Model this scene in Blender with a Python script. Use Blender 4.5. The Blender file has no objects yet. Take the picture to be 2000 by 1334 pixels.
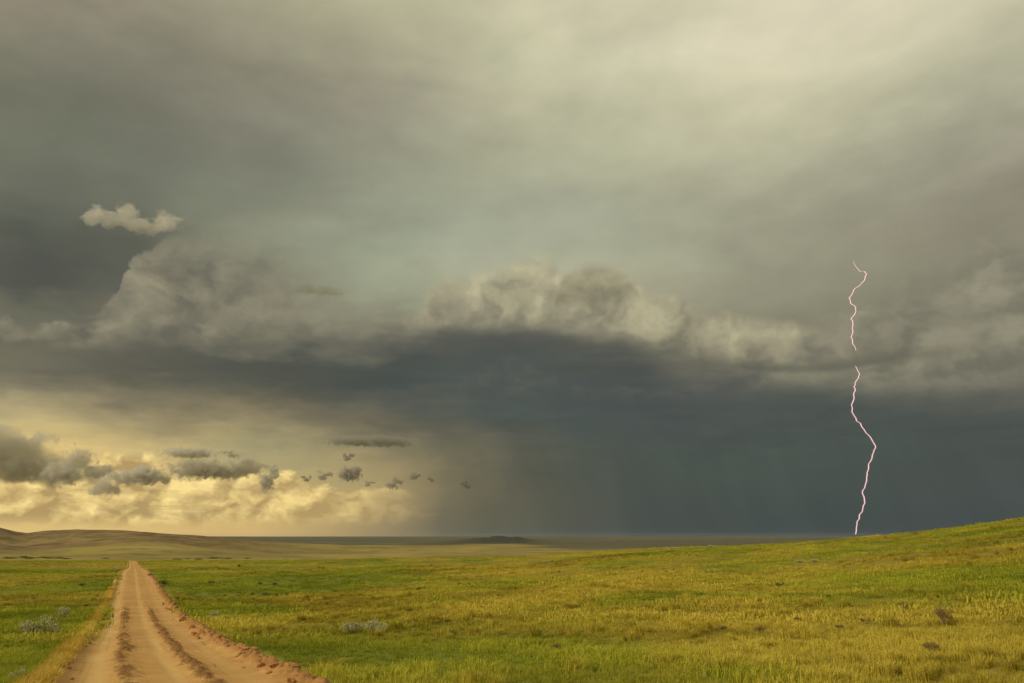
import bpy, bmesh, math, random
import numpy as np
from mathutils import Vector, noise as mnoise

random.seed(7)
RNG = np.random.default_rng(7)
scene = bpy.context.scene
COL = scene.collection
R = math.radians

# ------------------------------------------------------------------ camera
FPX = 1570.0                       # focal length in pixels of a 2000 px wide frame
PITCH = math.atan((1045.0 - 667.0) / FPX)
cam_data = bpy.data.cameras.new('camera')
cam_data.sensor_width = 36.0
cam_data.lens = 36.0 * FPX / 2000.0
cam_data.clip_start = 0.1
cam_data.clip_end = 200000.0
cam = bpy.data.objects.new('camera', cam_data)
cam.location = (0, 0, 0)
cam.rotation_euler = (R(90) + PITCH, 0, 0)
COL.objects.link(cam)
scene.camera = cam

def pix_dir(px, py):
    """Direction of a photograph pixel (2000 x 1334) seen from the camera."""
    cx, cy, cz = (px - 1000.0) / FPX, (667.0 - py) / FPX, 1.0
    c, s = math.cos(PITCH), math.sin(PITCH)
    v = Vector((cx, cz * c - cy * s, cz * s + cy * c))
    return v.normalized()

def pix_azel(px, py):
    d = pix_dir(px, py)
    return math.degrees(math.atan2(d.x, d.y)), math.degrees(math.asin(d.z))

def azel_pix(az, el):
    a, e = R(az), R(el)
    x, y, z = math.sin(a) * math.cos(e), math.cos(a) * math.cos(e), math.sin(e)
    c, s = math.cos(PITCH), math.sin(PITCH)
    depth = y * c + z * s
    up = -y * s + z * c
    return 1000 + FPX * x / depth, 667 - FPX * up / depth

# ------------------------------------------------------------------ render settings
scene.view_settings.view_transform = 'Standard'
scene.view_settings.look = 'None'
scene.view_settings.exposure = 0.0
scene.view_settings.gamma = 1.0
scene.view_settings.use_curve_mapping = False
scene.render.engine = 'CYCLES'
cy = scene.cycles
cy.use_adaptive_sampling = True
cy.adaptive_threshold = 0.018
cy.use_denoising = True
cy.max_bounces = 5
cy.diffuse_bounces = 2
cy.glossy_bounces = 1
cy.transmission_bounces = 2
cy.transparent_max_bounces = 6
cy.volume_bounces = 4
cy.volume_step_rate = 0.6
cy.filter_width = 1.5

# ------------------------------------------------------------------ node helpers
def lin(c):
    return tuple(((v / 255.0) / 12.92 if v / 255.0 <= 0.04045 else ((v / 255.0 + 0.055) / 1.055) ** 2.4) for v in c[:3]) + (1.0,)

class S:
    """A node socket with arithmetic."""
    def __init__(self, g, sock): self.g, self.s = g, sock
    def __add__(self, o): return self.g.m('ADD', self, o)
    __radd__ = __add__
    def __sub__(self, o): return self.g.m('SUBTRACT', self, o)
    def __rsub__(self, o): return self.g.m('SUBTRACT', o, self)
    def __mul__(self, o): return self.g.m('MULTIPLY', self, o)
    __rmul__ = __mul__
    def __truediv__(self, o): return self.g.m('DIVIDE', self, o)

class Graph:
    def __init__(self, tree):
        self.t = tree; self.n = tree.nodes; self.l = tree.links
    def put(self, sock, v):
        if isinstance(v, S): self.l.new(v.s, sock)
        elif v is not None:
            if hasattr(sock.default_value, '__len__') and not hasattr(v, '__len__'): v = (v,) * len(sock.default_value)
            sock.default_value = v
    def m(self, op, a, b=None, c=None, clamp=False):
        n = self.n.new('ShaderNodeMath'); n.operation = op; n.use_clamp = clamp
        for i, v in enumerate((a, b, c)):
            if v is not None: self.put(n.inputs[i], v)
        return S(self, n.outputs[0])
    def clamp(self, a): return self.m('ADD', a, 0.0, clamp=True)
    def step(self, a, e0, e1, o0=0.0, o1=1.0, kind='SMOOTHSTEP'):
        n = self.n.new('ShaderNodeMapRange'); n.interpolation_type = kind; n.clamp = True
        for i, v in enumerate((a, e0, e1, o0, o1)): self.put(n.inputs[i], v)
        return S(self, n.outputs[0])
    def xyz(self, x, y, z):
        n = self.n.new('ShaderNodeCombineXYZ')
        for i, v in enumerate((x, y, z)): self.put(n.inputs[i], v)
        return S(self, n.outputs[0])
    def sep(self, v):
        n = self.n.new('ShaderNodeSeparateXYZ'); self.put(n.inputs[0], v)
        return [S(self, o) for o in n.outputs]
    def noise(self, vec, scale, detail=4.0, rough=0.5, dist=0.0, color=False, dims='3D'):
        n = self.n.new('ShaderNodeTexNoise'); n.noise_dimensions = dims
        if vec is not None: self.put(n.inputs['Vector'], vec)
        n.inputs['Scale'].default_value = scale; n.inputs['Detail'].default_value = detail
        n.inputs['Roughness'].default_value = rough; n.inputs['Distortion'].default_value = dist
        return S(self, n.outputs['Color' if color else 'Fac'])
    def voronoi(self, vec, scale, detail=2.0, rough=0.5, smooth=0.6):
        n = self.n.new('ShaderNodeTexVoronoi'); n.feature = 'F1'; n.normalize = True
        n.voronoi_dimensions = '2D'
        self.put(n.inputs['Vector'], vec)
        n.inputs['Scale'].default_value = scale; n.inputs['Detail'].default_value = detail
        n.inputs['Roughness'].default_value = rough
        return S(self, n.outputs['Distance'])
    def ramp(self, fac, stops, interp='LINEAR'):
        n = self.n.new('ShaderNodeValToRGB'); cr = n.color_ramp; cr.interpolation = interp
        while len(cr.elements) > 1: cr.elements.remove(cr.elements[-1])
        for i, (p, c) in enumerate(stops):
            e = cr.elements[0] if i == 0 else cr.elements.new(p)
            e.position = p; e.color = c
        self.put(n.inputs[0], fac)
        return S(self, n.outputs[0])
    def curve(self, val, pts):
        """Piecewise curve through pts [(x, y)...] given in real units."""
        xs = [p[0] for p in pts]; ys = [p[1] for p in pts]
        x0, x1, y0, y1 = min(xs), max(xs), min(ys), max(ys)
        if y1 - y0 < 1e-6: y1 = y0 + 1
        f = self.step(val, x0, x1, 0, 1, 'LINEAR')
        n = self.n.new('ShaderNodeFloatCurve'); c = n.mapping.curves[0]
        q = [((p[0] - x0) / (x1 - x0), (p[1] - y0) / (y1 - y0)) for p in sorted(pts)]
        c.points[0].location = q[0]; c.points[1].location = q[-1]
        for p in q[1:-1]: c.points.new(*p)
        for p in c.points: p.handle_type = 'AUTO_CLAMPED'
        n.mapping.update(); self.put(n.inputs['Value'], f)
        return S(self, n.outputs[0]) * (y1 - y0) + y0
    def mix(self, f, a, b, blend='MIX'):
        n = self.n.new('ShaderNodeMix'); n.data_type = 'RGBA'; n.blend_type = blend
        self.put(n.inputs[0], f); self.put(n.inputs[6], a); self.put(n.inputs[7], b)
        return S(self, n.outputs[2])
    def node(self, kind, out=0, **inp):
        n = self.n.new(kind)
        for k, v in inp.items(): self.put(n.inputs[k.replace('_', ' ')], v)
        return S(self, n.outputs[out])

# ------------------------------------------------------------------ sun and sky
SUN_AZ, SUN_EL = -122.0, 27.0      # behind and to the left of the camera
world = bpy.data.worlds.new('World'); scene.world = world; world.use_nodes = True
wt = world.node_tree; wt.nodes.clear()
world.cycles.sampling_method = 'MANUAL'; world.cycles.sample_map_resolution = 256

# rows of cloud colour by height above the horizon, read across the sky
XS = [0, 250, 500, 750, 1000, 1250, 1500, 1750, 2000]
GRID = {
 -120: [(150,140,118),(160,150,124),(180,172,140),(192,184,150),(214,205,170),(218,208,174),(221,211,179),(220,209,178),(205,197,165)],
 0:   [(140,130,110),(148,138,115),(168,162,130),(178,172,139),(210,202,167),(216,206,172),(219,210,178),(222,209,179),(200,192,160)],
 100: [(118,114,95),(130,122,103),(150,143,118),(170,163,134),(200,195,160),(216,208,175),(222,210,178),(205,198,165),(185,180,150)],
 200: [(104,105,86),(118,115,97),(135,128,110),(150,143,122),(186,180,148),(202,197,163),(212,203,168),(198,193,160),(172,168,140)],
 300: [(115,115,95),(124,124,104),(135,132,113),(152,150,126),(175,172,142),(185,182,150),(190,185,152),(170,165,138),(150,142,122)],
 400: [(96,98,84),(112,113,97),(132,132,112),(158,160,136),(172,172,145),(175,172,146),(165,160,136),(152,148,126),(138,130,112)],
 500: [(84,86,79),(90,92,83),(143,144,122),(160,166,142),(172,174,146),(166,168,144),(155,152,130),(145,140,120),(135,132,115)],
 560: [(82,84,77),(94,95,85),(145,142,120),(160,168,142),(172,168,138),(165,162,136),(150,148,127),(138,136,116),(135,132,114)],
 620: [(108,108,92),(122,118,100),(140,136,115),(150,148,124),(146,142,119),(150,146,122),(142,138,116),(133,130,110),(132,129,110)],
 660: [(115,113,95),(110,106,91),(118,115,98),(112,108,94),(86,86,79),(105,103,90),(135,130,110),(128,125,106),(126,124,106)],
 700: [(114,110,92),(86,85,76),(82,84,77),(78,82,77),(80,84,80),(86,87,80),(118,114,98),(122,118,100),(115,113,98)],
 750: [(135,128,104),(108,104,87),(86,87,77),(75,81,77),(83,88,84),(76,81,80),(84,87,82),(108,107,93),(96,97,88)],
 800: [(180,165,122),(140,130,102),(105,101,84),(92,93,83),(78,86,82),(76,82,80),(78,84,80),(78,84,80),(80,84,80)],
 850: [(215,190,128),(180,163,116),(148,135,102),(115,108,88),(87,90,81),(78,85,80),(78,85,80),(77,84,79),(77,83,79)],
 900: [(228,198,128),(220,192,127),(172,165,122),(150,138,104),(92,92,79),(78,85,79),(77,85,79),(76,83,78),(76,83,79)],
 950: [(230,195,120),(222,188,118),(205,178,115),(172,152,107),(97,95,79),(78,84,78),(75,83,78),(75,82,78),(76,82,79)],
 1000:[(215,185,118),(205,178,115),(200,172,112),(160,143,102),(98,96,79),(76,82,77),(72,80,77),(72,79,76),(72,79,77)],
 1040:[(232,200,130),(230,195,125),(222,185,118),(152,134,98),(93,94,81),(74,80,76),(70,77,75),(68,75,73),(68,75,73)],
}
# the slanting edge of the rain between the coarse columns
EXTRA = {875: {750: (81,87,83), 800: (86,90,83), 850: (98,97,82), 900: (117,111,88), 950: (124,115,88), 1000: (112,106,85), 1040: (104,101,84)},
         1125: {750: (79,85,82), 800: (77,84,81), 850: (79,86,80), 900: (84,88,79), 950: (87,89,78), 1000: (87,88,78), 1040: (84,86,78)}}
COLX = [0, 250, 500, 750, 875, 1000, 1125, 1250, 1500, 1750, 2000]
def cell(row, px):
    if px in XS: return np.array(GRID[row][XS.index(px)], float)
    if row in EXTRA[px]: return np.array(EXTRA[px][row], float)
    return (cell(row, px - 125) + cell(row, px + 125)) / 2
def grid_col(px, py):
    ys = sorted(GRID); py = min(max(py, ys[0]), ys[-1]); px = min(max(px, 0), 2000)
    j = max(i for i in range(len(ys)) if ys[i] <= py); j = min(j, len(ys) - 2)
    ty = (py - ys[j]) / (ys[j + 1] - ys[j])
    i = max(k for k in range(len(COLX) - 1) if COLX[k] <= px); tx = (px - COLX[i]) / (COLX[i + 1] - COLX[i])
    g = lambda r, c: cell(ys[r], COLX[c])
    c = (g(j, i) * (1 - tx) + g(j, i + 1) * tx) * (1 - ty) + (g(j + 1, i) * (1 - tx) + g(j + 1, i + 1) * tx) * ty
    k = min(max((110 - c.mean()) / 30, 0), 1); u = min(max((480 - py) / 150, 0), 1)
    return c + k * np.array((-1.0, -0.5, -0.5)) + u * np.array((-4.0, -1.0, 2.5))
ZEN = np.array((205, 197, 164.0)); BACK = np.array((158, 151, 126.0))

def build_sky():
    g = Graph(wt)
    tc = g.n.new('ShaderNodeTexCoord')
    D = S(g, tc.outputs['Generated'])
    x, y, z = g.sep(D)
    deg = 57.29578
    az = g.m('ARCTAN2', x, y) * deg
    el = g.m('ARCSINE', z) * deg
    flat = g.xyz(x, y, z * 2.6)
    # drifting of the cloud masses
    w1 = g.sep(g.noise(flat, 5.0, 3, 0.5, color=True))
    w2 = g.sep(g.noise(flat, 19.0, 4, 0.55, color=True))
    near0 = g.step(el, 0.0, 9.0, 0.25, 1.0)          # calmer close to the horizon
    azw = az + (w1[0] - 0.5) * 9.0 * near0 + (w2[0] - 0.5) * 3.0 * near0
    elw = el + (w1[1] - 0.5) * 5.0 * near0 + (w2[1] - 0.5) * 2.6 * near0
    # colour of the sky, column by column
    cols = [(-180, None), (-75, 'far')] + [(pix_azel(X, 800)[0], X) for X in COLX] + [(75, 'far'), (180, None)]
    T = lambda e: (e + 4.0) / 94.0
    t = (elw + 4.0) / 94.0
    color = None; prev = None
    for a, X in cols:
        stops = []
        if X is None or X == 'far':
            for e, f in ((-4, 0.55), (0, 0.62), (4, 0.7), (10, 0.82), (20, 0.95), (35, 1.1), (60, 1.28), (90, 1.3)):
                c = BACK * f
                if e == 90: c = ZEN
                stops.append((T(e), lin(c)))
        else:
            for e in (-0.6, 1.2, 2.8, 4.2, 5.6, 7.2, 8.8, 10.4, 11.8, 13.2, 14.6, 16.4, 18.6, 21, 24, 27, 30, 33, 36):
                px, py = azel_pix(a, e)
                stops.append((T(e), lin(grid_col(px, py))))
            stops.append((T(52), lin((grid_col(azel_pix(a, 36)[0], -120) + ZEN) / 2)))
            stops.append((T(90), lin(ZEN)))
        r = g.ramp(t, stops)
        color = r if color is None else g.mix(g.step(azw, prev, a, 0, 1, 'LINEAR'), color, r)
        prev = a
    # a little of the clear evening sky in the pale gaps
    sky = g.n.new('ShaderNodeTexSky'); sky.sky_type = 'NISHITA'; sky.sun_disc = False
    sky.sun_elevation = R(SUN_EL); sky.sun_rotation = R(SUN_AZ); sky.altitude = 900; sky.dust_density = 2.5
    clear = g.mix(1.0, S(g, sky.outputs[0]), (0.08, 0.08, 0.08, 1), 'MULTIPLY')
    gx, gy = pix_azel(1010, 470)
    gap = g.step(g.m('SQRT', g.m('POWER', (azw - gx) / 13.0, 2.0) + g.m('POWER', (elw - gy) / 5.0, 2.0)), 1.0, 0.1)
    color = g.mix(gap * 0.10, color, clear)

    def P(a, b): return pix_azel(a, b)
    def C(pts, which=1): return [(P(a, b)[0], P(a, b)[1]) for a, b in pts]

    # broad soft structure of the high cloud sheet
    n_hi = g.noise(g.xyz(x, y, z * 1.5), 3.4, 5, 0.5, 0.25)
    hi_amt = g.step(el, 10.0, 20.0)
    n_st = g.noise(g.xyz(x + z * 0.4, y, z * 2.1 - x * 0.4), 4.2, 6, 0.52, 0.35)
    mod = 1.0 + ((n_hi - 0.5) * 0.44 + (n_st - 0.5) * 0.60) * hi_amt
    # streaks under the shelf and in the rain
    n_sh = g.noise(g.xyz(x, y, z * 7.0), 7.0, 6, 0.58, 0.7)
    n_lump = g.noise(g.xyz(x, y, z * 1.7), 10.0, 6, 0.58, 0.2)
    sh_amt = g.step(el, 2.5, 6.0) * g.step(el, 16.0, 11.0)
    n_rn = g.noise(g.xyz(x + z * 0.35, y, z * 0.25), 20.0, 4, 0.55, 0.1)
    rn_amt = g.step(el, 9.0, 6.0) * g.step(az, -10.0, -2.0) * g.step(az, 40.0, 34.0)
    mod = mod + (n_sh - 0.5) * 0.42 * sh_amt + (n_lump - 0.5) * 0.22 * hi_amt + (n_rn - 0.5) * 0.34 * rn_amt
    color = g.mix(1.0, color, g.xyz(mod, mod, mod), 'MULTIPLY')

    # ---- a bank of cumulus: mask from a top line and puffs, shading by relief
    def bank(color, scale, top, base, amp, soft, lit, dark, seed, relief, fade, strength=1.0, stretch=1.0, grad=0.55, rough=0.7):
        Tt = g.curve(az, C(top)); Bb = g.curve(az, C(base))
        q = g.xyz(az / 57.3 + seed, el / 57.3 * stretch, 0.0)
        wv = g.sep(g.noise(q, scale * 0.9, 4, 0.6, 0.0, True, '2D'))
        qx = az / 57.3 + seed + (wv[0] - 0.5) * (1.1 / scale)
        qy = el / 57.3 * stretch + (wv[1] - 0.5) * (1.1 / scale)
        def puffs(ox, oy):
            v = g.xyz(qx + ox, qy + oy, 0.0)
            return 1.0 - g.voronoi(v, scale, 2.0, 0.55, 0.55) * 1.25
        p0 = puffs(0, 0)
        p1 = puffs(-0.22 / scale, 0.20 / scale)
        fine = g.noise(q, scale * 2.2, 5, 0.62, 0.3, False, '2D')
        h = Tt + (p0 - 0.55) * amp + (fine - 0.5) * amp * rough - el
        mask = g.step(h, 0.0, soft) * g.step(el, Bb - fade, Bb + fade * 0.6) * strength
        gv = g.clamp((el - Bb) / (Tt - Bb))
        sh = g.clamp(0.28 + gv * grad + (p0 - p1) * relief + (fine - 0.5) * rough)
        return g.mix(mask, color, g.mix(sh, dark, lit)), mask

    def fade_az(pts): return g.curve(az, [(P(a, 800)[0], v) for a, v in pts])
    # cumulus riding on the shelf, left shoulder: a ragged edge towards the dark gap, open to the pale sky above
    open_top = g.step(el, P(400, 415)[1], P(400, 560)[1])
    color, _ = bank(color, 12.0,
        [(-700,640),(-200,625),(0,610),(60,632),(140,626),(190,600),(226,572),(234,540),(262,510),(290,494),(340,460),(420,420),(520,380),(900,330),(1000,700),(2000,1000)],
        [(-700,690),(0,672),(150,668),(300,668),(420,662),(520,658),(650,650),(800,630),(2000,560)],
        2.3, 0.6, lin((154,147,123)), lin((104,102,89)), 3.1, 1.5, 0.7, open_top * fade_az([(-700,.9),(300,.9),(450,.75),(600,.4),(760,.1),(900,0),(2000,0)]), 1.35, 0.38, 0.6)
    # the bright tower in the middle and the row running right
    color, m2 = bank(color, 12.5,
        [(-300,900),(640,680),(740,630),(825,590),(842,548),(880,530),(940,526),(985,508),(1030,492),(1085,500),(1105,524),(1180,518),(1240,530),(1265,565),(1330,575),(1400,592),(1480,612),(1560,628),(1650,655),(1760,668),(1900,700),(2400,800)],
        [(-300,700),(640,655),(800,634),(900,626),(1000,624),(1100,630),(1250,655),(1400,690),(1500,708),(1620,716),(1750,705),(2000,690),(2400,700)],
        1.7, 1.7, lin((188,180,147)), lin((122,119,101)), 5.7, 1.5, 1.4, fade_az([(-300,0),(640,.2),(800,.75),(870,.95),(1250,.92),(1500,.85),(1650,.55),(1850,.2),(2400,0)]), 1.2, 0.55, 0.5)
    # a shaded puff standing in front of the tower
    color, _ = bank(color, 20.0,
        [(0,900),(1060,640),(1090,555),(1115,520),(1160,508),(1205,520),(1235,545),(1262,600),(1300,700),(2400,900)],
        [(0,500),(1060,590),(1100,588),(1150,590),(1210,578),(1260,570),(2400,500)],
        0.9, 0.9, lin((166,158,128)), lin((112,108,90)), 15.2, 1.2, 0.7, 0.7, 1.2, 0.6, 0.5)
    # torn scud hanging under the shelf
    color, _ = bank(color, 17.0,
        [(300,900),(860,800),(910,728),(960,700),(1030,706),(1080,730),(1180,745),(1300,760),(1500,900),(2400,1000)],
        [(300,700),(860,770),(960,768),(1040,772),(1180,775),(1300,780),(2400,700)],
        1.7, 1.0, lin((100,101,94)), lin((74,79,77)), 21.3, 1.4, 0.6, 0.5, 1.4, 0.3, 0.8)
    # dimmer scud further right
    color, _ = bank(color, 11.0,
        [(1300,760),(1480,720),(1580,630),(1700,570),(1800,510),(1900,475),(2000,455),(2200,450),(2600,470)],
        [(1300,745),(1560,744),(1750,756),(2000,748),(2600,740)],
        2.4, 1.8, lin((154,149,126)), lin((112,110,96)), 8.1, 1.6, 1.1, 0.72, 1.5, 0.3, 0.7)
    # the thin dark wedge crossing below the row
    lineC = g.curve(az, C([(1300,700),(1420,712),(1540,722),(1620,720),(1700,708),(1780,695),(1850,690),(1950,688)]))
    wv = (n_sh - 0.5) * 1.2
    wedge = g.step(el - lineC + wv * 0.3, -0.42, 0.02) * g.step(el - lineC + wv * 0.3, 0.75, 0.02) * fade_az([(1300,0),(1420,.5),(1560,.9),(1700,.8),(1850,.35),(1960,0)])
    color = g.mix(wedge * 0.6, color, lin((88,88,77)))
    # sunlit cumulus along the left horizon
    color, _ = bank(color, 19.0,
        [(-900,930),(-300,925),(0,930),(100,925),(190,905),(260,880),(320,898),(400,930),(520,930),(570,922),(630,950),(720,945),(790,960),(860,980),(960,1000),(1200,1060)],
        [(-900,1035),(0,1012),(250,1016),(500,1014),(700,1012),(860,1018),(1200,1062)],
        1.5, 0.55, lin((255,226,148)), lin((178,150,98)), 12.3, 2.1, 0.7, fade_az([(-900,.95),(540,.95),(660,.65),(780,.25),(880,0),(1400,0)]), 1.5, 0.28, 0.75)
    # flat grey bars low over the horizon
    bars = g.noise(g.xyz(x * 0.9, y, z * 8.0), 9.0, 5, 0.55, 0.4)
    bmask = g.step(bars, 0.52, 0.66) * g.step(el, 0.5, 1.3) * g.step(el, 4.6, 2.2) * fade_az([(-900,1),(600,1),(800,.6),(950,0),(1500,0)])
    color = g.mix(bmask * 0.45, color, lin((176,154,106)))

    bg = g.n.new('ShaderNodeBackground'); g.put(bg.inputs[0], color); bg.inputs[1].default_value = 1.0
    out = g.n.new('ShaderNodeOutputWorld'); g.l.new(bg.outputs[0], out.inputs[0])
build_sky()

sun_data = bpy.data.lights.new('sun', 'SUN'); sun_data.energy = 3.0; sun_data.angle = R(11); sun_data.color = (1.0, 0.86, 0.62)
sun = bpy.data.objects.new('sun', sun_data); COL.objects.link(sun)
sd = Vector((math.sin(R(SUN_AZ)) * math.cos(R(SUN_EL)), math.cos(R(SUN_AZ)) * math.cos(R(SUN_EL)), math.sin(R(SUN_EL))))
sun.rotation_euler = (-sd).to_track_quat('-Z', 'Y').to_euler()

# ------------------------------------------------------------------ lattice noise for shapes
def _hash(ix, iy, seed):
    h = (ix.astype(np.int64) * 374761393 + iy.astype(np.int64) * 668265263 + seed * 1442695041) & 0xffffffff
    h = ((h ^ (h >> 13)) * 1274126177) & 0xffffffff
    h = h ^ (h >> 16)
    return (h & 0xffffff) / float(0xffffff)
def vnoise(x, y, seed=0):
    x = np.asarray(x, float); y = np.asarray(y, float)
    ix = np.floor(x); iy = np.floor(y); fx = x - ix; fy = y - iy
    fx = fx * fx * (3 - 2 * fx); fy = fy * fy * (3 - 2 * fy)
    a = _hash(ix, iy, seed); b = _hash(ix + 1, iy, seed); c = _hash(ix, iy + 1, seed); d = _hash(ix + 1, iy + 1, seed)
    return (a * (1 - fx) + b * fx) * (1 - fy) + (c * (1 - fx) + d * fx) * fy
def fbm(x, y, octs=4, seed=0, gain=0.5):
    s = 0.0; a = 1.0; n = 0.0
    for o in range(octs):
        s = s + a * vnoise(x, y, seed + o * 17); n += a; a *= gain; x = x * 2.03 + 13.7; y = y * 2.03 + 7.1
    return s / n
def sst(v, a, b):
    t = np.clip((np.asarray(v, float) - a) / (b - a), 0, 1)
    return t * t * (3 - 2 * t)

# ------------------------------------------------------------------ terrain shape
ROAD_K = -0.46; ROAD_X0 = 1.25                      # centre line: x = X0 + K * y
ROAD_L = math.hypot(1, ROAD_K)
def road_st(x, y):
    """signed distance from the centre line (right positive) and distance along it"""
    t = (y + ROAD_K * (x - ROAD_X0)) / ROAD_L
    return (x - ROAD_X0 - ROAD_K * y) / ROAD_L - road_shift(t), t
def road_shift(t):
    return 0.38 * (1 - sst(t, 8, 34))

def road_half(t):
    return 1.0 + 0.21 * (1 - sst(t, 10, 34)) - 0.46 * sst(t, 155, 190)

def _tab(pts):
    a = [pix_azel(px, py) for px, py in pts]
    return np.array([p[0] for p in a]), np.array([math.tan(R(p[1])) for p in a])
CR_AZ, CR_EL = _tab([(-900,1090),(0,1093),(250,1093),(600,1092),(760,1089),(1000,1085),(1100,1079),(1200,1071),(1300,1066),(1400,1063),(1500,1059),(1600,1052),(1680,1043),(1760,1036),(1850,1026),(1930,1014),(2000,1004),(2100,996),(2300,992)])
CD_AZ = np.array([-180, -60, -30, -12, 0, 10, 20, 33, 60, 180.0]); CD_R = np.array([300, 330, 330, 330, 310, 260, 205, 170, 180, 300.0])
RP_R = np.array([0, 8, 16.5, 27.6, 40, 56, 86, 118, 178, 250, 330]); RP_Z = np.array([-2.2, -2.35, -2.6, -3.1, -3.8, -4.65, -5.5, -5.85, -6.6, -8.0, -10.0])
HL_AZ, HL_EL = _tab([(-900,1020),(-300,1016),(-60,1024),(0,1031),(30,1038),(55,1041),(85,1036),(150,1034),(250,1037),(330,1043),(400,1048),(500,1056),(620,1063),(750,1068),(900,1074),(1100,1080)])

def ground_z(x, y):
    x = np.asarray(x, float); y = np.asarray(y, float)
    r = np.hypot(x, y) + 1e-6; az = np.degrees(np.arctan2(x, y))
    aa = np.clip(az, CR_AZ[0], CR_AZ[-1])
    back = sst(np.abs(az), 50, 90)
    el = np.interp(aa, CR_AZ, CR_EL) * (1 - back) + (-0.012) * back
    rc = np.interp(az, CD_AZ, CD_R)
    zc = el * rc
    s = np.clip(r / rc, 0, 1)
    wl = sst(az, 2, -16)
    zr = -2.2 + (zc + 2.2) * (s ** 1.2) - 0.9 * np.sin(np.clip(s * 1.6, 0, 1) * math.pi)
    zl = np.interp(r, RP_R, RP_Z) + (zc + 10.0) * s
    zn = zl * wl + zr * (1 - wl)
    und = (fbm(x / 34, y / 34, 3, 5) - 0.5) * 1.3 * sst(r, 20, 90) * (1 - sst(s, 0.75, 0.98)) * np.where(wl > 0.9, 0.6, 1.0)
    und = und + (fbm(x / 10, y / 13, 3, 15) - 0.5) * 0.75 * sst(r, 12, 45) * (1 - sst(s, 0.8, 0.98))
    sr, _ = road_st(x, y)
    und = und * sst(np.abs(sr), 3, 14)
    zn = zn + und + (fbm(x / 4.0, y / 4.0, 3, 9) - 0.5) * 0.22 * sst(np.abs(sr), 2.6, 4.0) * sst(r, 3, 9)
    # beyond the crest
    over = np.maximum(r - rc, 0)
    zv = -38.0 + (fbm(x / 420, y / 420, 4, 21) - 0.5) * 9.0 * sst(over, 300, 1200)
    drop = sst(over, -40, 520)
    z = zn * (1 - drop) + zv * drop
    # hills on the left
    ha = np.clip(az, HL_AZ[0], HL_AZ[-1]); he = np.interp(ha, HL_AZ, HL_EL)
    hr = 2300.0 + 200 * np.sin(az * 0.35)
    rise = sst(r, 1350, hr) ** 1.15
    side = sst(az, 6, -2) * (1 - sst(-az, 80, 140))
    gull = (fbm(x / 150 + 40, y / 150, 4, 33) - 0.5) * 26.0 * sst(r, 1450, 1750) * sst(r, hr + 50, hr - 250)
    top = he * np.where(r < hr, hr, r)
    zh = zv + (he * hr - zv + gull) * rise
    zh = np.where(r > hr, he * hr - (r - hr) * 0.03, zh)
    z = np.where(over > 500, z * (1 - side) + np.maximum(z, zh) * side, z)
    # the far butte and low ridges
    ridge = np.interp(az, [pix_azel(v, 1050)[0] for v in (780, 870, 930, 965, 1010, 1040, 1090, 1200, 1330, 1480, 1650, 1800)], [0, 7, 22, 31, 28, 12, 10, 18, 14, 19, 16, 0])
    z = z + ridge * sst(r, 3300, 4100) * (1 - sst(r, 4500, 6500)) * (0.75 + 0.5 * fbm(az * 3, r / 700, 3, 4))
    far = sst(r, 7000, 20000)
    zf = -42.0 + (fbm(x / 5200, y / 5200, 3, 51) - 0.5) * 44 * sst(r, 9000, 22000)
    z = z * (1 - far) + zf * far
    return z

def hit(px, py, rmax=9000.0):
    """Where the ray through a pixel meets the ground."""
    d = pix_dir(px, py)
    rr = np.geomspace(3.0, rmax, 6000)
    hx, hy = d.x, d.y; h = math.hypot(hx, hy)
    X = rr * hx / h; Y = rr * hy / h; Z = rr * d.z / h
    g = ground_z(X, Y)
    i = np.argmax(g >= Z)
    if g[i] < Z[i]: i = len(rr) - 1
    return float(X[i]), float(Y[i]), float(g[i])

def greenness(x, y):
    """0 straw ... 1 lush green, in patches drawn out across the slope"""
    a = fbm(x / 13.0 + 3, y / 24.0, 4, 71); b = fbm(x / 3.1, y / 3.9, 3, 88)
    g = (a - 0.47) * 3.2 + (b - 0.5) * 0.7 + 0.34
    s, t = road_st(x, y)
    g = g + 0.55 * np.exp(-((s - 6.5) / 4.2) ** 2) * sst(t, 8, 22) * (1 - sst(t, 120, 190))
    g = g + 0.5 * np.exp(-((s + 8.0) / 3.6) ** 2) * sst(t, 10, 20) * (1 - sst(t, 60, 110))
    for cx, cy, ax, ay, k in PATCHES:
        g = g + k * np.exp(-(((x - cx) / ax) ** 2 + ((y - cy) / ay) ** 2))
    return np.clip(g, 0, 1)
PATCHES = []
for px, py, wpx, wy, k in [(800,1190,260,9,.65),(1100,1185,220,8,.6),(1330,1165,150,8,.6),(1650,1140,220,8,.6),(1500,1172,260,9,.5),(560,1150,120,10,.5),(430,1190,90,12,.5),
                           (1000,1280,150,14,.6),(700,1120,120,8,.4),(1200,1290,120,12,.45),(1880,1300,150,18,.5),(1450,1325,80,14,.6),(230,1180,60,16,.5),(90,1270,60,24,.4),(1700,1290,200,20,-.3),(1300,1240,300,12,-.4),(1700,1225,300,10,-.35),(900,1240,220,9,-.35),(1250,1125,350,8,-.35)]:
    c = hit(px, py); u = hit(px, py - wy); dpt = math.hypot(c[0], c[1])
    PATCHES.append((c[0], c[1], wpx / FPX * dpt, max(abs(u[1] - c[1]), 1.0), k))

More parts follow.
